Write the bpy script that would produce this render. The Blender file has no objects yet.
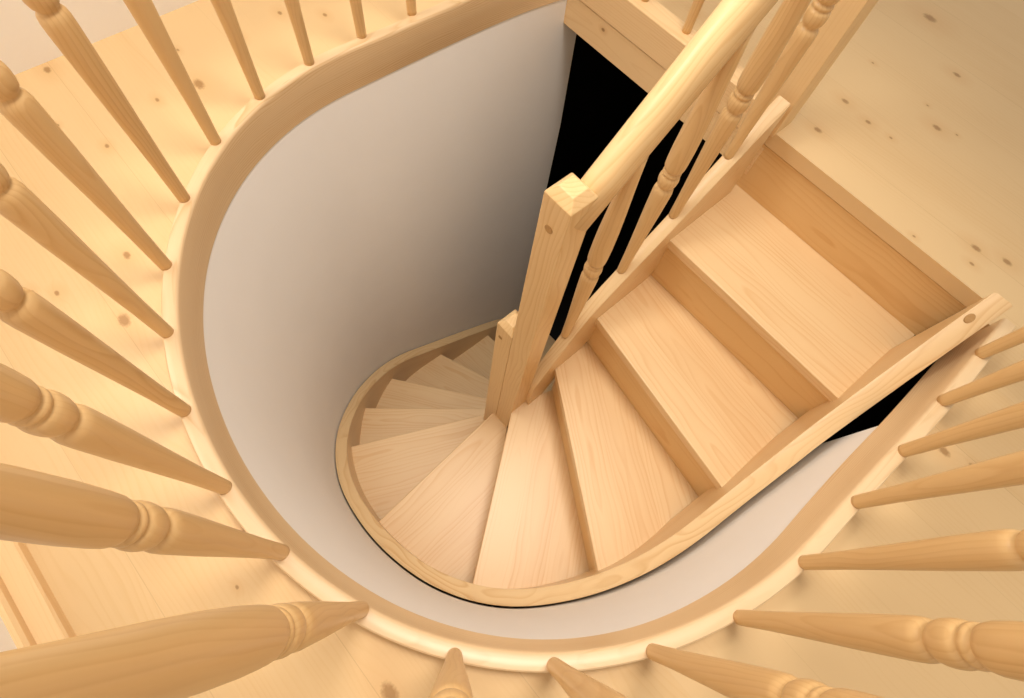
import bpy, bmesh, math, random
from mathutils import Vector, Matrix
random.seed(7)
S = bpy.context.scene
COL = S.collection
FZ = 1.04                      # camera height above the upper floor (floor is z = 0)
def Z(d): return FZ - d        # depth below the camera -> height

# ------------------------------------------------------------------ materials
def new_mat(name):
    m = bpy.data.materials.new(name); m.use_nodes = True
    nt = m.node_tree; nt.nodes.clear()
    out = nt.nodes.new('ShaderNodeOutputMaterial'); b = nt.nodes.new('ShaderNodeBsdfPrincipled')
    nt.links.new(b.outputs[0], out.inputs[0])
    return m, nt, b
class N:
    """small node-building helper"""
    def __init__(s, nt): s.nt = nt
    def put(s, sock, v):
        if isinstance(v, bpy.types.NodeSocket): s.nt.links.new(v, sock)
        else: sock.default_value = v
    def math(s, op, a, b=0.0, c=None, clamp=False):
        n = s.nt.nodes.new('ShaderNodeMath'); n.operation = op; n.use_clamp = clamp
        s.put(n.inputs[0], a); s.put(n.inputs[1], b)
        if c is not None: s.put(n.inputs[2], c)
        return n.outputs[0]
    def vmath(s, op, a, b=(0, 0, 0)):
        n = s.nt.nodes.new('ShaderNodeVectorMath'); n.operation = op
        s.put(n.inputs[0], a); s.put(n.inputs[1], b)
        return n.outputs[1] if op in ('LENGTH', 'DISTANCE', 'DOT_PRODUCT') else n.outputs[0]
    def noise(s, vec, scale, detail=3, rough=.55):
        n = s.nt.nodes.new('ShaderNodeTexNoise'); s.put(n.inputs['Vector'], vec)
        n.inputs['Scale'].default_value = scale; n.inputs['Detail'].default_value = detail
        n.inputs['Roughness'].default_value = rough
        return n.outputs[0]
    def sep(s, v):
        n = s.nt.nodes.new('ShaderNodeSeparateXYZ'); s.put(n.inputs[0], v); return n.outputs
    def comb(s, x, y, z):
        n = s.nt.nodes.new('ShaderNodeCombineXYZ')
        s.put(n.inputs[0], x); s.put(n.inputs[1], y); s.put(n.inputs[2], z); return n.outputs[0]
    def ramp(s, f, stops):
        n = s.nt.nodes.new('ShaderNodeValToRGB'); e = n.color_ramp.elements
        while len(e) < len(stops): e.new(.5)
        for k, (p, c) in enumerate(stops): e[k].position = p; e[k].color = (*c, 1) if len(c) == 3 else c
        s.put(n.inputs[0], f); return n.outputs[0]
    def mix(s, f, a, b, mode='MIX'):
        n = s.nt.nodes.new('ShaderNodeMix'); n.data_type = 'RGBA'; n.blend_type = mode
        s.put(n.inputs[0], f)
        s.put(n.inputs[6], (*a, 1) if isinstance(a, tuple) and len(a) == 3 else a)
        s.put(n.inputs[7], (*b, 1) if isinstance(b, tuple) and len(b) == 3 else b)
        return n.outputs[2]
    def mapr(s, v, a, b, c, d):
        n = s.nt.nodes.new('ShaderNodeMapRange'); s.put(n.inputs[0], v)
        for k, x in enumerate((a, b, c, d)): n.inputs[k + 1].default_value = x
        return n.outputs[0]

def wood(name, light, dark, ring=.35, pith=(.11, .06), freq=120, gloss=.42, lam=0.0, fibre=.10, stretch=1.0, knots=()):
    """pine; grain runs along the x of the 'gv' attribute"""
    m, nt, b = new_mat(name); n = N(nt)
    at = nt.nodes.new('ShaderNodeAttribute'); at.attribute_name = 'gv'
    oi = nt.nodes.new('ShaderNodeObjectInfo')
    rnd = oi.outputs['Random']
    x, y, z = n.sep(at.outputs['Vector'])
    off = n.math('MULTIPLY', rnd, 37.0)
    xs = n.math('ADD', x, off)
    if lam > 0:                                   # glued staves of width lam
        st = n.math('FLOOR', n.math('DIVIDE', y, lam))
        h = n.math('FRACT', n.math('MULTIPLY', n.math('SINE', n.math('ADD', n.math('MULTIPLY', st, 12.9898), off)), 4375.5))
        xs = n.math('ADD', xs, n.math('MULTIPLY', h, 19.0))
        yl = n.math('ADD', n.math('SUBTRACT', n.math('MULTIPLY', n.math('FRACT', n.math('DIVIDE', y, lam)), lam), lam * .5),
                    n.math('MULTIPLY', n.math('SUBTRACT', h, .5), .10))
    else:
        h = n.math('FRACT', n.math('MULTIPLY', off, 7.3)); yl = y
    low = n.noise(n.comb(n.math('MULTIPLY', xs, 2.2 * stretch), n.math('MULTIPLY', y, 9), n.math('MULTIPLY', z, 9)), 1, 2)
    px = n.math('ADD', pith[0], n.math('MULTIPLY', n.math('SUBTRACT', h, .5), .06))
    dy = n.math('SUBTRACT', yl, n.math('MULTIPLY', n.math('SUBTRACT', h, .5), pith[0]))
    dz = n.math('SUBTRACT', z, pith[1])
    r = n.math('SQRT', n.math('ADD', n.math('MULTIPLY', dy, dy), n.math('MULTIPLY', dz, dz)))
    r = n.math('ADD', r, n.math('MULTIPLY', n.math('SUBTRACT', low, .5), .06))
    rr = n.math('FRACT', n.math('MULTIPLY', r, freq))
    ringv = n.ramp(rr, [(0, (0, 0, 0)), (.55, (.25, .25, .25)), (.86, (1, 1, 1)), (1, (0, 0, 0))])
    fb = n.noise(n.comb(n.math('MULTIPLY', xs, 7), n.math('MULTIPLY', y, 260), n.math('MULTIPLY', z, 260)), 1, 3)
    pat = n.noise(n.comb(n.math('MULTIPLY', xs, 1.5), n.math('MULTIPLY', y, 14), n.math('MULTIPLY', z, 14)), 1, 2)
    f = n.math('MULTIPLY', ringv, n.math('MULTIPLY', n.mapr(pat, .3, .7, .25, 1.0), ring))
    f = n.math('ADD', f, n.math('MULTIPLY', n.math('SUBTRACT', fb, .5), fibre * 2))
    f = n.math('ADD', f, n.math('MULTIPLY', n.math('SUBTRACT', pat, .5), .35))
    f = n.math('ADD', f, n.math('MULTIPLY', n.math('SUBTRACT', h, .5), .22), clamp=True)
    f = n.math('ADD', f, .08, clamp=True)
    c = n.mix(f, light, dark)
    for kp, kr in knots:
        g = nt.nodes.new('ShaderNodeNewGeometry')
        d = n.vmath('LENGTH', n.vmath('MULTIPLY', n.vmath('SUBTRACT', g.outputs['Position'], kp), (.3, .7, 1.0)))
        c = n.mix(n.mapr(d, kr * .6, kr * 3.2, .45, 0), c, (.60, .31, .11))
        c = n.mix(n.mapr(d, kr * .7, kr, .8, 0), c, (.30, .14, .04))
    nt.links.new(c, b.inputs['Base Color'])
    b.inputs['Roughness'].default_value = gloss
    b.inputs['Specular IOR Level'].default_value = .45
    bp = nt.nodes.new('ShaderNodeBump'); bp.inputs['Strength'].default_value = .06; bp.inputs['Distance'].default_value = .002
    nt.links.new(fb, bp.inputs['Height']); nt.links.new(bp.outputs[0], b.inputs['Normal'])
    return m

LIGHT = (.82, .585, .32); DARK = (.66, .36, .14)
M = {}
M['turned'] = wood('pine_turned', (.76, .505, .235), (.54, .285, .09), ring=.42, pith=(.02, .05), freq=150, gloss=.35)
M['tread'] = wood('pine_tread', LIGHT, DARK, ring=.50, freq=85, lam=.11, gloss=.36)
M['riser'] = wood('pine_riser_shade_tint', (.79, .53, .245), (.60, .30, .095), ring=.45, freq=95, lam=.16, gloss=.45)  # richer orange of the shaded risers is put into the base colour
M['string'] = wood('pine_stringer', (.80, .57, .31), (.58, .31, .11), ring=.6, freq=170, gloss=.33)
M['curb'] = wood('pine_curb', (.80, .585, .345), (.60, .35, .14), ring=.75, freq=170, gloss=.33, pith=(.02, .4))
M['post'] = wood('pine_post', (.80, .56, .285), (.60, .33, .11), ring=.45, freq=120, gloss=.35)
M['board'] = wood('pine_board', (.85, .60, .32), (.65, .36, .14), ring=.4, freq=110, gloss=.4, knots=[((1.318, 0.922, -0.09), .0055)])
m, nt, b = new_mat('end_grain_plug'); b.inputs['Base Color'].default_value = (.36, .19, .06, 1); b.inputs['Roughness'].default_value = .6
n = N(nt); tc = nt.nodes.new('ShaderNodeTexCoord')
nt.links.new(n.mix(n.noise(tc.outputs['Object'], 180, 3), (.50, .29, .10), (.34, .17, .05)), b.inputs['Base Color']); M['plug'] = m
def plaster(name, col, amp=.03, rough=.85):
    m, nt, b = new_mat(name); n = N(nt); tc = nt.nodes.new('ShaderNodeTexCoord')
    v = n.noise(tc.outputs['Object'], 5, 4); v2 = n.noise(tc.outputs['Object'], 90, 3)
    c = n.mix(v, tuple(x * (1 - amp) for x in col), tuple(min(1, x * (1 + amp)) for x in col))
    nt.links.new(c, b.inputs['Base Color']); b.inputs['Roughness'].default_value = rough
    bp = nt.nodes.new('ShaderNodeBump'); bp.inputs['Strength'].default_value = .05; bp.inputs['Distance'].default_value = .003
    nt.links.new(v2, bp.inputs['Height']); nt.links.new(bp.outputs[0], b.inputs['Normal'])
    return m
M['plaster'] = plaster('white_plaster', (.93, .905, .87))
M['dark'] = plaster('lower_room_painted_shade', (.012, .010, .009), rough=.95)  # near-black colour stands in for the shade of the unlit storey

# floor: pine boards along y, with the knots seen in the photograph
KN = [(2.114,0.290,3.2),(1.780,0.288,.7),(1.957,0.103,1.7),(1.768,0.092,.6),(1.566,0.164,1.3),(1.578,0.250,1.6),(1.423,0.234,1.7),(1.570,0.091,.8),
 (1.739,-0.021,.6),(1.714,0.029,1.9),(1.383,-0.266,1.0),(1.335,-0.127,.7),(1.435,-0.249,1.8),(1.463,-0.322,1.8),(-0.022,1.535,1.7),(0.235,1.293,2.6),(-0.076,1.358,.6),
 (0.396,1.377,1.2),(0.528,1.402,1.2),(0.133,1.302,1.0),(0.252,1.425,.7),(-0.020,1.239,1.0),(-0.193,0.812,2.4),(-0.264,0.947,1.0),(0.238,1.474,.7),(-0.120,0.947,1.5),
 (-0.299,0.978,.8),(-0.186,-0.051,2.6),(0.907,-0.463,2.0),(0.926,-0.519,1.0),(-0.225,0.314,.9),(-0.283,0.243,.6),(1.284,0.849,1.0),(1.40,.80,.9),(2.30,-.10,1.6),(1.50,.74,1.2),(1.08,-.62,1.3),(-.34,1.12,1.0),(.62,1.33,1.1)]
m, nt, b = new_mat('pine_floor_boards'); n = N(nt)
geo = nt.nodes.new('ShaderNodeNewGeometry'); P = geo.outputs['Position']
x, y, z = n.sep(P)
W = .19
bx_ = n.math('DIVIDE', n.math('ADD', n.math('SUBTRACT', x, .178), n.math('MULTIPLY', n.math('GREATER_THAN', x, 1.322), .078)), W)
bid = n.math('FLOOR', bx_)
bu = n.math('FRACT', bx_)
h = n.math('FRACT', n.math('MULTIPLY', n.math('SINE', n.math('MULTIPLY', bid, 78.233)), 437.58))
kd = None
for (kx, ky, kr) in KN:
    v = n.vmath('MULTIPLY', n.vmath('SUBTRACT', P, (kx, ky, 0)), (1.0, .62, 0))
    d = n.math('DIVIDE', n.vmath('LENGTH', v), kr * .0046)
    kd = d if kd is None else n.math('MINIMUM', kd, d)
wob = n.noise(P, 160, 2)
kd = n.math('ADD', kd, n.math('MULTIPLY', n.math('SUBTRACT', wob, .5), .7))
knot = n.mapr(kd, .55, 1.15, 1, 0)
halo = n.mapr(kd, .8, 5.0, 1, 0)
low = n.noise(n.comb(n.math('ADD', n.math('MULTIPLY', x, 8), n.math('MULTIPLY', h, 40)), n.math('MULTIPLY', y, 1.6), h), 1, 2)
r = n.math('ADD', n.math('MULTIPLY', n.math('ABSOLUTE', n.math('SUBTRACT', bu, n.math('ADD', .2, n.math('MULTIPLY', h, .6)))), W), n.math('MULTIPLY', low, .11))
r = n.math('ADD', r, n.math('MULTIPLY', halo, .012))
rings = n.ramp(n.math('FRACT', n.math('MULTIPLY', r, 85)), [(0, (0, 0, 0)), (.55, (.2, .2, .2)), (.85, (1, 1, 1)), (1, (0, 0, 0))])
fb = n.noise(n.comb(n.math('MULTIPLY', x, 230), n.math('MULTIPLY', y, 6), 0), 1, 3)
pat = n.noise(n.comb(n.math('ADD', n.math('MULTIPLY', x, 9), n.math('MULTIPLY', h, 9)), n.math('MULTIPLY', y, 1.1), 3), 1, 2)
f = n.math('MULTIPLY', rings, n.mapr(pat, .35, .7, .02, .17))
f = n.math('ADD', f, n.math('MULTIPLY', n.math('SUBTRACT', fb, .5), .14))
f = n.math('ADD', f, n.math('MULTIPLY', n.math('SUBTRACT', pat, .5), .40))
f = n.math('ADD', f, n.math('MULTIPLY', n.math('SUBTRACT', h, .5), .16), clamp=True)
c = n.mix(n.math('ADD', f, .08, clamp=True), (.755, .53, .275), (.60, .335, .11))
c = n.mix(n.math('MULTIPLY', halo, .30), c, (.62, .33, .12))
c = n.mix(n.math('MULTIPLY', knot, .8), c, (.33, .165, .05))
seam = n.math('MULTIPLY', n.math('LESS_THAN', n.math('ABSOLUTE', n.math('SUBTRACT', bu, .004)), .0035), n.mapr(h, 0, 1, .08, .3))
c = n.mix(seam, c, (.36, .19, .07))
nt.links.new(c, b.inputs['Base Color'])
nt.links.new(n.mapr(fb, .2, .8, .34, .46), b.inputs['Roughness'])
b.inputs['Specular IOR Level'].default_value = .5
bp = nt.nodes.new('ShaderNodeBump'); bp.inputs['Strength'].default_value = .05; bp.inputs['Distance'].default_value = .002
nt.links.new(fb, bp.inputs['Height']); nt.links.new(bp.outputs[0], b.inputs['Normal'])
M['floor'] = m

# ------------------------------------------------------------------ mesh helpers
def link(name, verts, faces, gv, mat, parent=None, smooth=False, bevel=0.0, seg=2, uvang=.6):
    me = bpy.data.meshes.new(name)
    me.from_pydata([tuple(v) for v in verts], [], faces)
    at = me.attributes.new('gv', 'FLOAT_VECTOR', 'POINT')
    for i, g in enumerate(gv): at.data[i].vector = g
    bm = bmesh.new(); bm.from_mesh(me); bmesh.ops.recalc_face_normals(bm, faces=bm.faces); bm.to_mesh(me); bm.free()
    me.materials.append(M[mat]); me.update()
    o = bpy.data.objects.new(name, me); COL.objects.link(o)
    if parent: o.parent = parent
    if smooth:
        for p in me.polygons: p.use_smooth = True
    if bevel > 0:
        md = o.modifiers.new('bevel', 'BEVEL'); md.width = bevel; md.segments = seg; md.limit_method = 'ANGLE'; md.angle_limit = uvang
        md.harden_normals = False
        for p in me.polygons: p.use_smooth = True
        wn = o.modifiers.new('wn', 'WEIGHTED_NORMAL'); wn.keep_sharp = True; wn.weight = 90
    return o
def loft(name, secs, mat, gvs, parent=None, closed=False, bevel=0.0, seg=2, smooth=False, ang=.6):
    """secs: list of equal-length vertex loops; closed = secs themselves form a ring"""
    n_, k = len(secs), len(secs[0]); V = [v for s in secs for v in s]; G = [g for s in gvs for g in s]; F = []
    for i in range(n_ if closed else n_ - 1):
        a, b_ = i * k, ((i + 1) % n_) * k
        for j in range(k):
            F.append((a + j, a + (j + 1) % k, b_ + (j + 1) % k, b_ + j))
    if not closed: F += [tuple(range(k))[::-1], tuple((n_ - 1) * k + j for j in range(k))]
    return link(name, V, F, G, mat, parent, smooth, bevel, seg, ang)
def prism(name, poly, z0, z1, mat, ax, parent=None, bevel=.002, org=None):
    """plan polygon between heights; ax = grain direction in plan (or 'z')"""
    org = org or poly[0]
    k = len(poly); V = [(x, y, z0) for x, y in poly] + [(x, y, z1) for x, y in poly]; G = []
    for (x, y, z) in V:
        if ax == 'z': G.append((z, x - org[0], y - org[1]))
        else:
            dx, dy = x - org[0], y - org[1]
            G.append((dx * ax[0] + dy * ax[1], -dx * ax[1] + dy * ax[0], z - z0))
    F = [tuple(range(k))[::-1], tuple(range(k, 2 * k))] + [(j, (j + 1) % k, k + (j + 1) % k, k + j) for j in range(k)]
    return link(name, V, F, G, mat, parent, bevel=bevel)
def rect(x0, x1, y0, y1): return [(x0, y0), (x1, y0), (x1, y1), (x0, y1)]
def lathe(name, prof, base, mat, parent=None, seg=28):
    V, G, F = [], [], []
    for (z, r) in prof:
        for j in range(seg):
            a = 2 * math.pi * j / seg
            V.append((r * math.cos(a), r * math.sin(a), z)); G.append((z, r * math.cos(a), r * math.sin(a)))
    for i in range(len(prof) - 1):
        for j in range(seg):
            F.append((i * seg + j, i * seg + (j + 1) % seg, (i + 1) * seg + (j + 1) % seg, (i + 1) * seg + j))
    F += [tuple(range(seg))[::-1], tuple((len(prof) - 1) * seg + j for j in range(seg))]
    o = link(name, V, F, G, mat, parent, smooth=True); o.location = base
    return o
def root(name, label, cat, loc):
    o = bpy.data.objects.new(name, None); COL.objects.link(o); o.location = loc; o.empty_display_size = .1
    o['label'] = label; o['category'] = cat
    bpy.context.view_layer.update()
    return o
def under(o, r):                    # keep world coordinates while parenting to an Empty
    o.parent = r; o.matrix_parent_inverse = Matrix.Translation(-r.location); return o
def structure(o): o['kind'] = 'structure'; return o

# ------------------------------------------------------------------ plan curve of the stairwell (a U open to +x)
CX, CY, R0 = .5647, .3874, .772
H = R0 * math.pi / 2
SG = [-2.2 + .2 * i for i in range(23)]
T_BASE = [-.0087]*3 + [-.0019,-.0067,-.0044,.0023,.0068,.0057,.0004,-.0051,-.007,-.0041,.0019,.0067,.0066,.0013,-.0049,-.0047,.0015,0,0,0]
T_TOP = [-.080,-.066,-.048,-.041,-.0345,-.0211,-.0097,-.0077,-.0128,-.0191,-.0211,-.0174,-.0107,-.0057,-.0063,-.0125,-.0199,-.0222,-.0154,-.006,-.005,-.006,-.006]
T_BOT = [-.095,-.080,-.050,-.034,-.0255,-.0187,-.0099,-.0065,-.0108,-.0189,-.0253,-.0264,-.0225,-.0171,-.0146,-.0174,-.024,-.0275,-.0255,-.0177,-.0148,-.015,-.015]
def interp(T, s):
    t = (s + 2.2) / .2; i = max(0, min(21, int(math.floor(t)))); f = min(1, max(0, t - i))
    p0, p1, p2, p3 = T[max(0, i - 1)], T[i], T[i + 1], T[min(22, i + 2)]
    return .5 * (2 * p1 + (p2 - p0) * f + (2 * p0 - 5 * p1 + 4 * p2 - p3) * f * f + (3 * p1 - p0 - 3 * p2 + p3) * f ** 3)
def U(s, off):                       # off = signed distance outside the R0 line
    a = max(-H, min(H, s)) / R0; e = max(0, abs(s) - H)
    r = R0 + off
    return (CX - r * math.cos(a) + e, CY - r * math.sin(a))
T_STR = [-.11,-.11,-.10,-.097,-.09,-.082,-.077,-.077,-.077,-.072,-.071,-.075,-.070,-.057,-.049,-.054,-.058,-.059,-.053,-.044,-.033,-.018,-.008]
def stro(s, o=0): return U(s, interp(T_STR, s) + o)
def top(s, o=0): return U(s, interp(T_TOP, s) + o)
def bot(s, o=0): return U(s, interp(T_BOT, s) + o)
def basec(s): return U(s, interp(T_BASE, s))
def s_of(x, y):
    if x > CX: return (H + x - CX) * (-1 if y > CY else 1)
    return R0 * math.atan2(CY - y, CX - x)
def frange(a, b, n): return [a + (b - a) * i / (n - 1) for i in range(n)]
S0, S1 = -(H + 1.315 - CX), H + 1.262 - CX       # curb ends

# ------------------------------------------------------------------ setting
# floor slab with the stairwell cut out
X0, X1, Y0, Y1 = -.58, 3.0, -1.7, 1.56
hole = [top(s, .030) for s in frange(S0 - .0, S1, 150)] 
hole += [(1.263, -.38), (1.263, -.345), (1.315, -.342)] + [(1.315, y) for y in frange(-.30, .30, 8)] + [(1.316, .33)] + [(1.352, y) for y in frange(.36, 1.10, 10)]
cc = (.62, .37)
def outer_pt(p):
    dx, dy = p[0] - cc[0], p[1] - cc[1]; t = 1e9
    if dx > 1e-9: t = min(t, (X1 - cc[0]) / dx)
    if dx < -1e-9: t = min(t, (X0 - cc[0]) / dx)
    if dy > 1e-9: t = min(t, (Y1 - cc[1]) / dy)
    if dy < -1e-9: t = min(t, (Y0 - cc[1]) / dy)
    return [cc[0] + dx * t, cc[1] + dy * t]
outer = [outer_pt(p) for p in hole]
for cx_, cy_ in ((X0, Y0), (X0, Y1), (X1, Y0), (X1, Y1)):
    k = min(range(len(outer)), key=lambda i: (outer[i][0] - cx_) ** 2 + (outer[i][1] - cy_) ** 2); outer[k] = [cx_, cy_]
K = len(hole); V = []
for zz in (0, -.045):
    V += [(x, y, zz) for x, y in hole] + [(x, y, zz) for x, y in outer]
F = []
for j in range(K):
    j2 = (j + 1) % K
    F += [(j, j2, K + j2, K + j), (2*K + j, 3*K + j, 3*K + j2, 2*K + j2), (j, 2*K + j, 2*K + j2, j2), (K + j, K + j2, 3*K + j2, 3*K + j)]
structure(link('floor', V, F, [(v[1], v[0], v[2]) for v in V], 'floor'))

def box(name, x0, x1, y0, y1, z0, z1, mat, ax=(0, 1), bevel=0, parent=None):
    return prism(name, rect(x0, x1, y0, y1), z0, z1, mat, ax, parent, bevel)
structure(box('wall_back', -.68, 3.0, 1.56, 1.66, 0, 2.4, 'plaster', (1, 0)))
structure(box('wall_left', -.68, -.556, -1.7, 1.56, 0, 2.4, 'plaster'))
# baseboard on the left wall: two stepped strips
V = []; prof = [(-.56, 0), (-.505, 0), (-.505, .018), (-.508, .022), (-.54, .022), (-.54, .020), (-.5435, .020), (-.5435, .034), (-.548, .040), (-.56, .040)]
secs = [[(px, yy, pz) for px, pz in prof] for yy in (-1.7, 1.56)]
structure(loft('baseboard_left', secs, 'board', [[(v[1], v[0], v[2]) for v in s] for s in secs]))

# white stairwell wall, curving round below the curb; it ends short of the landing on the right
sw = frange(-(H + 1.387 - CX), H + .915 - CX, 120)
secs = []; gv = []
for s in sw:
    a, b_, l_ = bot(s, .003), bot(s, .06), stro(s, .007)
    secs.append([(*a, -.079), (*l_, -.62), (*l_, -2.8), (*b_, -2.8), (*b_, -.079)]); gv.append([(0, 0, 0)] * 5)
o = loft('wall_stairwell', secs, 'plaster', gv); structure(o)
for p in o.data.polygons: p.use_smooth = abs(p.normal.z) < .5
md = o.modifiers.new('es', 'EDGE_SPLIT'); md.split_angle = .7

# storey below; its darkness is painted on as near-black plaster
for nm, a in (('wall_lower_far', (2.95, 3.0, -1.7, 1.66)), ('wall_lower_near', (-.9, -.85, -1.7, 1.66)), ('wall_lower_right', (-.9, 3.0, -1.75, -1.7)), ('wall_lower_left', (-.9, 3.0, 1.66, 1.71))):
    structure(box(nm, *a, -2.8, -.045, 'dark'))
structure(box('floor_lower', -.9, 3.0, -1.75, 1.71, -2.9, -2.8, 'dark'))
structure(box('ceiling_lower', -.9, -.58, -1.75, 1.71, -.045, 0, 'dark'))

# landing edge: fascia under the landing curb
structure(box('trim_1', 1.319, 1.345, .30, 1.085, Z(1.205), Z(1.1025), 'board', (0, 1), .002))

# ------------------------------------------------------------------ balusters and rails
LOW = [(0, .0125), (.012, .0128), (.10, .0142), (.20, .0172), (.30, .0205), (.37, .0222), (.385, .0221), (.3935, .0208), (.3975, .0182),
       (.4, .0160), (.4035, .0164), (.408, .0200), (.415, .0218), (.424, .0226), (.432, .0222), (.4385, .0206), (.4405, .0184), (.4425, .0184), (.4455, .0204),
       (.4490, .0206), (.452, .0196), (.4545, .0168), (.457, .0168), (.4605, .0206), (.469, .0225), (.485, .0232)]
def profile(hc, ht):
    """hc: height of the collar, ht: total height"""
    pr = [(z * hc / .43, r) for z, r in LOW]
    z_, r_ = pr[-1]; top_ = ht
    for f, r in ((.12, .0236), (.3, .0226), (.5, .0200), (.7, .0168), (.85, .0148), (1, .0135)): pr.append((z_ + (top_ - z_) * f, r))
    return pr
gal = root('gallery_railing', 'pale pine railing of turned balusters along the curved curb around the stairwell opening', 'railing', (CX - R0, CY, 0))
# curved curb (nosing board that wraps the opening edge)
NC = 160; ss = frange(S0, S1, NC); secs = []; gv = []; L = 0; prev = None
for s in ss:
    q = top(s)
    if prev: L += math.dist(prev, q)
    prev = q
    pf = [(0.002, -.02, 't'), (0, .030, 't'), (.0015, .0365, 't'), (.006, .040, 't'), (.0275, .040, 't'), (.030, .0375, 't'), (.030, -.012, 't'), (.028, Z(1.12), 'b'), (0, Z(1.12), 'b')]
    loop = [((*top(s, n_), z_) if t == 't' else (*bot(s, n_), z_)) for n_, z_, t in pf]
    secs.append(loop); gv.append([(L, n_ + z_ * .6, z_) for n_, z_, t in pf])
o = loft('curved_curb', secs, 'curb', gv); under(o, gal)
for p in o.data.polygons: p.use_smooth = True
md = o.modifiers.new('es', 'EDGE_SPLIT'); md.split_angle = .75
first = None
SP = .1600; SB = -1.428
BP = [(0.7846, 1.16), (0.6279, 1.1633), (0.4699, 1.1577), (0.3169, 1.1293), (0.1684, 1.0687), (0.0391, 0.9696), (-0.0691, 0.8442), (-0.138, 0.7093), (-0.1896, 0.5508), (-0.2058, 0.3861), (-0.1904, 0.2331), (-0.1432, 0.0758), (-0.0734, -0.0766), (0.0372, -0.1939), (0.1729, -0.2889), (0.3237, -0.3553), (0.4827, -0.3787), (0.6486, -0.3828), (0.8069, -0.3896), (0.9669, -0.3883), (1.1325, -0.3878)]
for k in range(21):
    x, y = BP[k]
    if first is None:
        first = lathe('baluster', profile(.453, .852), (0, 0, 0), 'turned'); o = first
    else:
        o = first.copy(); COL.objects.link(o)
    o.location = (x, y, .038); o.rotation_euler = (0, 0, k * 1.7); under(o, gal)
def rail_loft(name, pts, w, hgt, mat, parent):
    """pts: (x,y,z) centre line of the underside; rounded top"""
    secs = []; gv = []; L = 0
    for i, p in enumerate(pts):
        a = Vector(pts[max(0, i - 1)]); c_ = Vector(pts[min(len(pts) - 1, i + 1)]); t = (c_ - a).normalized()
        sd = Vector((t.y, -t.x, 0)).normalized(); up = sd.cross(t).normalized()
        if up.z < 0: up = -up
        if i: L += (Vector(p) - Vector(pts[i - 1])).length
        pf = [(-.36 * w, 0), (.36 * w, 0), (.47 * w, .12 * hgt), (.5 * w, .40 * hgt), (.48 * w, .62 * hgt), (.40 * w, .82 * hgt), (.24 * w, .95 * hgt), (0, hgt),
              (-.24 * w, .95 * hgt), (-.40 * w, .82 * hgt), (-.48 * w, .62 * hgt), (-.5 * w, .40 * hgt), (-.47 * w, .12 * hgt)]
        secs.append([Vector(p) + sd * u + up * v for u, v in pf]); gv.append([(L, u, v) for u, v in pf])
    o = loft(name, secs, mat, gv); under(o, parent)
    for p in o.data.polygons: p.use_smooth = len(p.vertices) == 4
    return o
rail_loft('handrail', [(*basec(s), .886) for s in frange(SB - .22, SB + 20 * SP + .16, 90)], .052, .05, 'post', gal)

# railing across the landing edge
lan = root('landing_railing', 'straight pine railing on the landing edge, one baluster seen beside the stair handrail', 'railing', (1.35, .7, 0))
def LB(name, *a, mat='board', ax=(0, 1), bevel=.002): return under(box(name, *a, mat, ax, bevel), lan)
LB('landing_curb', 1.315, 1.385, .365, 1.10, Z(1.1), .040, bevel=.004)
for yy in (.676, .836, .996, .516):
    o = first.copy(); COL.objects.link(o); o.location = (1.358, yy, .038); o.rotation_euler = (0, 0, yy * 9); under(o, lan)
rail_loft('handrail', [(1.358, y_, .886) for y_ in frange(.34, 1.13, 6)], .052, .05, 'post', lan)

# ------------------------------------------------------------------ staircase
st = root('winding_staircase', 'light pine winding staircase turning down round a square newel inside the white stairwell', 'staircase', (.53, .37, -2.8))
RISE = .215
NOSE = [((1.318, -.29), (1.318, .36)), ((.997, -.29), (1.008, .31)), ((.689, -.29), (.785, .31)), ((.32, -.239), (.657, .305)), ((.035, -.023), (.498, .320)),
        ((-.091, .357), (.499, .402)), ((-.01, .715), (.532, .452)), ((.143, .895), (.678, .442)), ((.364, 1.007), (.804, .442)), ((.694, 1.041), (.930, .442)),
        ((1.06, 1.047), (1.115, .442)), ((1.33, 1.05), (1.34, .442)), ((1.56, 1.05), (1.56, .442))]
OI = -.030          # tread ends sit inside the string (offset from wall line)
def tz(k): return -RISE * k
def ext(p, q, e):  # point beyond p on line q->p
    L_ = math.dist(p, q); return (p[0] + (p[0] - q[0]) / L_ * e, p[1] + (p[1] - q[1]) / L_ * e)
def arc(sa, sb, off, n_=14): return [stro(s, off) for s in frange(sa, sb, n_)]
def outer_s(k, back=0):
    a, b_ = NOSE[k]; L_ = math.dist(a, b_); d = ((a[0] - b_[0]) / L_, (a[1] - b_[1]) / L_)
    nrm = (-d[1], d[0])
    # upstream is opposite to the walking direction; sign fixed by the previous nosing
    pk = NOSE[k - 1] if k else None
    if pk:
        mx = ((pk[0][0] + pk[1][0]) / 2 - (a[0] + b_[0]) / 2, (pk[0][1] + pk[1][1]) / 2 - (a[1] + b_[1]) / 2)
        sg = 1 if mx[0] * nrm[0] + mx[1] * nrm[1] > 0 else -1
    else: sg = -1 if nrm[0] < 0 else 1
    sh = (nrm[0] * sg * back, nrm[1] * sg * back)
    a2 = (a[0] + sh[0], a[1] + sh[1]); b2 = (b_[0] + sh[0], b_[1] + sh[1])
    # march outward along the line to reach the string line
    best = None
    for i in range(400):
        t = -.12 + i * .001; p = (a2[0] + d[0] * t, a2[1] + d[1] * t); s = s_of(*p); q = stro(s, OI)
        rr = math.dist(p, (CX, CY)) if p[0] < CX else abs(p[1] - CY); rq = math.dist(q, (CX, CY)) if p[0] < CX else abs(q[1] - CY)
        if rr >= rq: best = (p, s); break
    return best, b2, d
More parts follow.
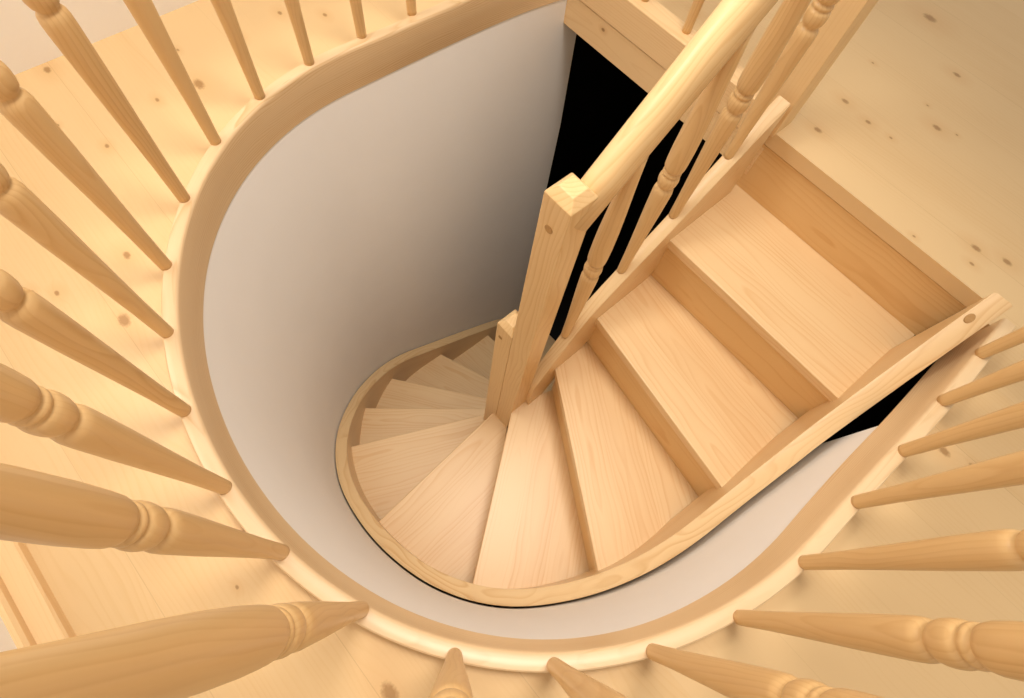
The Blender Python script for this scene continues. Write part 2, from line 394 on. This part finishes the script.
for k in range(1, 13):
    (pa, sa), ia, d = outer_s(k)
    (pb, sb), ib, d2 = outer_s(k - 1, .045)      # back edge tucked under the tread above
    poly = arc(sa, sb, OI)
    poly[0] = pa; poly[-1] = pb
    inner = [ib] 
    if k == 4: inner = [ib, (.574, .320), (.502, .320)]
    elif k == 5: inner = [(.502, .318), (.502, .402)]
    elif k == 6: inner = [(.502, .405), (.502, .450), (.54, .450)]
    elif k == 7: inner = [(.56, .443), (.678, .443)]
    else: inner = [ib, ia]
    poly += inner
    prism('tread', poly, tz(k) - .034, tz(k), 'tread', (-d[0], -d[1]), None, .0035, org=pa); under(bpy.data.objects[-1] if False else COL.objects[-1], st)
for k in range(0, 12):               # risers, each below a nosing, set back
    (pa, sa), ia, d = outer_s(k, .022 if k else .003)
    (pb, sb), ib, _ = outer_s(k, .038 if k else .019)
    poly = [pa, ia, ib, pb]
    z1 = tz(k) - .034 if k else -.0505
    o = prism('riser', poly, tz(k + 1) + .0005, z1 - .0005, 'riser', (-d[0], -d[1]), None, .001, org=pa); under(o, st)

# outer stringer follows the wall; its top runs a hand's width above the nosings
def nose_depth_table():
    t = []
    for k in range(0, 13):
        (pa, sa), ia, d = outer_s(k); t.append((sa, 1.04 + RISE * k))
    return t
ND = nose_depth_table()
def nd(s):
    T = sorted(ND)                   # s decreasing with k
    for (a, da), (b_, db) in zip(T, T[1:]):
        if a <= s <= b_:
            return da + (db - da) * (s - a) / (b_ - a)
    return T[0][1] + (T[0][0] - s) * .7 if s < T[0][0] else T[-1][1] - (s - T[-1][0]) * .7
def smooth_nd(s): return sum(nd(s + e) for e in (-.24, -.16, -.08, 0, .08, .16, .24)) / 7
def string_top(s):
    d = smooth_nd(s) - .118; x = CX + s - H
    T = [(.80, 1.290), (1.30, .888)]
    if x > .80:
        for (a, da), (b_, db) in zip(T, T[1:]):
            if a <= x <= b_: d2 = da + (db - da) * (x - a) / (b_ - a)
        f = min(1, (x - .80) / .10); d = d * (1 - f) + d2 * f
    return d
s_end = H + 1.232 - CX
ss = frange(-(H + 1.6 - CX), s_end, 170)
secs = []; gv = []; L = 0; prev = None
for s in ss:
    q = stro(s, -.022)
    ztop = Z(string_top(s)); zb = Z(smooth_nd(s) + .16)
    if s > H + .55: zb = min(zb, -.02 - .18)
    cur = (*q, ztop)
    if prev: L += math.dist(prev, cur)
    prev = cur
    pf = [(-.0035, -.006), (0, 0)]
    a, b_ = stro(s, -.045), stro(s, 0)
    m1, m2 = stro(s, -.040), stro(s, -.006)
    secs.append([(*a, zb), (*a, ztop - .004), (*m1, ztop), (*m2, ztop), (*b_, ztop - .004), (*b_, zb)])
    gv.append([(L, -.02, .2), (L, -.018, 0), (L, -.014, 0), (L, .014, 0), (L, .018, 0), (L, .02, .2)])
o = loft('outer_stringer', secs, 'string', gv); under(o, st)
for p in o.data.polygons: p.use_smooth = True
md = o.modifiers.new('es', 'EDGE_SPLIT'); md.split_angle = .8

# inner stringers
def string_plane(name, y0, y1, tops, drop, mat='string', sm=True):
    secs = []; gv = []; L = 0
    for i, (x_, dt) in enumerate(tops):
        if i: L += math.dist(tops[i - 1], tops[i])
        zt = Z(dt); zb = zt - drop
        secs.append([(x_, y0, zb), (x_, y0, zt - .003), (x_, y0 + .003, zt), (x_, y1 - .003, zt), (x_, y1, zt - .003), (x_, y1, zb)])
        gv.append([(L, -.02, .2), (L, -.018, 0), (L, -.014, 0), (L, .014, 0), (L, .018, 0), (L, .02, .2)])
    o = loft(name, secs, mat, gv); under(o, st)
    for p in o.data.polygons: p.use_smooth = True
    md = o.modifiers.new('es', 'EDGE_SPLIT'); md.split_angle = .8
    return o
ctrl = [(.50, 1.86), (.572, 1.705), (.640, 1.550), (.72, 1.400), (.82, 1.305), (.928, 1.220), (1.049, 1.118), (1.17, 1.012), (1.28, .925)]
def cr(pts, n_=8):
    out = []
    for i in range(1, len(pts) - 2):
        p0, p1, p2, p3 = pts[i - 1:i + 3]
        for j in range(n_):
            f = j / n_
            out.append(tuple(.5 * (2*b_ + (c_-a)*f + (2*a-5*b_+4*c_-d)*f*f + (3*b_-a-3*c_+d)*f**3) for a, b_, c_, d in zip(p0, p1, p2, p3)))
    out.append(pts[-2]); return out
tops = [p for p in cr(ctrl + [(1.39, .84)]) if p[0] > .566]
tops[0] = (.566, tops[0][1] + .01)
string_plane('inner_stringer', .300, .338, tops, .34)
string_plane('inner_stringer', .400, .438, [(.567, 2.25), (.68, 2.43), (.80, 2.64), (.93, 2.85), (1.12, 3.08), (1.34, 3.29), (1.56, 3.5)], .34)

# newels
def newel(name, x0, x1, y0, y1, zb, zs, zt, inset, parent, top_frac=.6):
    cx_, cy_ = (x0 + x1) / 2, (y0 + y1) / 2; V = []
    def ring(x0, x1, y0, y1, z): return [(x0, y0, z), (x1, y0, z), (x1, y1, z), (x0, y1, z)]
    rs = [ring(x0, x1, y0, y1, zb), ring(x0, x1, y0, y1, zs), ring(x0 + inset, x1 - inset, y0 + inset, y1 - inset, zt)]
    gv = [[(v[2], v[0] - cx_, v[1] - cy_) for v in r_] for r_ in rs]
    return under(loft(name, rs, 'post', gv, bevel=.0022), parent)
def string_plug():
    x_ = 1.176; d = string_top(H + x_ - CX); return x_, -.322, Z(d) + .0008
nw = newel('newel_post', .4995, .5675, .317, .385, -1.30, Z(.748), Z(.728), .016, st)
lw = newel('lower_newel_post', .4995, .5675, .3858, .4480, -2.8, Z(1.365), Z(1.345), .016, st)
lp = newel('landing_newel_post', 1.302, 1.385, .296, .362, Z(1.045), .93, .95, .014, st)
def plug(parent_obj, loc, axis, r, name='wood_plug'):
    seg = 20; V = []; F = []
    for dz in (-.004, .0012):
        for j in range(seg):
            a = 2 * math.pi * j / seg; u, v = r * math.cos(a), r * math.sin(a)
            V.append((loc[0] + dz * axis[0] + (0 if axis[0] else u), loc[1] + dz * axis[1] + (u if axis[0] else 0) + 0, loc[2] + v + dz * axis[2]) if abs(axis[2]) < .5
                     else (loc[0] + u, loc[1] + v * .9, loc[2] + dz * axis[2] - u * axis[0] / axis[2]))
    F = [tuple(range(seg)), tuple(range(seg, 2 * seg))] + [(j, (j + 1) % seg, seg + (j + 1) % seg, seg + j) for j in range(seg)]
    o = link(name, V, F, [(0, 0, 0)] * len(V), 'plug'); o.parent = parent_obj
    return o
plug(nw, (.499, .355, Z(.825)), (-1, 0, 0), .0095)
plug(lw, (.499, .428, Z(1.43)), (-1, 0, 0), .007)

plug(bpy.data.objects['outer_stringer'], string_plug(), (-.69, 0, 1), .0095)
# stair handrail and its balusters
sr = root('stair_railing', 'sloping pine handrail with turned balusters between the tall square newel and the landing post', 'railing', (.9, .34, -.3))
ra, rb = (.562, .838), (1.31, .10)
def rail_u(x): return ra[1] + (rb[1] - ra[1]) * (x - ra[0]) / (rb[0] - ra[0])     # depth of the underside
rail_loft('handrail', [(x_, .340, Z(rail_u(x_))) for x_ in frange(ra[0], rb[0], 12)], .060, .072, 'post', sr)
import bisect
def st_top(x_):
    for (a, da), (b_, db) in zip(tops, tops[1:]):
        if a <= x_ <= b_: return da + (db - da) * (x_ - a) / (b_ - a)
    return tops[-1][1]
for i, x_ in enumerate((.676, .848, 1.002, 1.148)):
    d0 = st_top(x_) + .008; ht = d0 - rail_u(x_) + .004
    o = lathe('baluster', profile(.385, ht), (x_, .327, Z(d0)), 'turned'); o.rotation_euler = (0, 0, i * 1.3 + .4); under(o, sr)

# ------------------------------------------------------------------ camera
c = bpy.data.cameras.new('camera'); c.sensor_width = 36; c.sensor_fit = 'HORIZONTAL'; c.lens = 547.73 / 1024 * 36; c.clip_start = .02
cam = bpy.data.objects.new('camera', c); COL.objects.link(cam)
XX = (.74730791, -.58183425, .32093582); YY = (-.6587238, -.71212068, .24283142); UU = (.0872574, -.3928779, -.91544148)
right = Vector((XX[0], YY[0], UU[0])); down = Vector((XX[1], YY[1], UU[1])); fwd = Vector((XX[2], YY[2], UU[2]))
mw = Matrix((right, -down, -fwd)).transposed().to_4x4(); mw.translation = Vector((0, 0, FZ))
cam.matrix_world = mw
S.camera = cam

# ------------------------------------------------------------------ light
w = bpy.data.worlds.new('world'); S.world = w; w.use_nodes = True
bg = w.node_tree.nodes['Background']; bg.inputs[0].default_value = (1.0, .91, .79, 1); bg.inputs[1].default_value = .60
def area(name, loc, target, sx, sy, power, col):
    l = bpy.data.lights.new(name, 'AREA'); l.shape = 'RECTANGLE'; l.size = sx; l.size_y = sy; l.energy = power; l.color = col
    o = bpy.data.objects.new(name, l); COL.objects.link(o); o.location = loc
    o.rotation_euler = (Vector(target) - Vector(loc)).to_track_quat('-Z', 'Y').to_euler()
    return o
area('window_light', (-.02, 1.50, 1.7), (.6, -.2, -.1), 1.7, .9, 43, (1.0, .97, .915))
l = bpy.data.lights.new('ceiling_lamp', 'SPOT'); l.energy = 285; l.spot_size = math.radians(62); l.spot_blend = 1.0; l.shadow_soft_size = .45; l.color = (1.0, .93, .84)
o = bpy.data.objects.new('ceiling_lamp', l); COL.objects.link(o); o.location = (.75, .25, 3.0)
o.rotation_euler = (Vector((.42, .50, -1.0)) - Vector(o.location)).to_track_quat('-Z', 'Y').to_euler()
S.view_settings.view_transform = 'Standard'; S.view_settings.look = 'None'; S.view_settings.gamma = 1; S.view_settings.exposure = 0
S.view_settings.use_curve_mapping = False
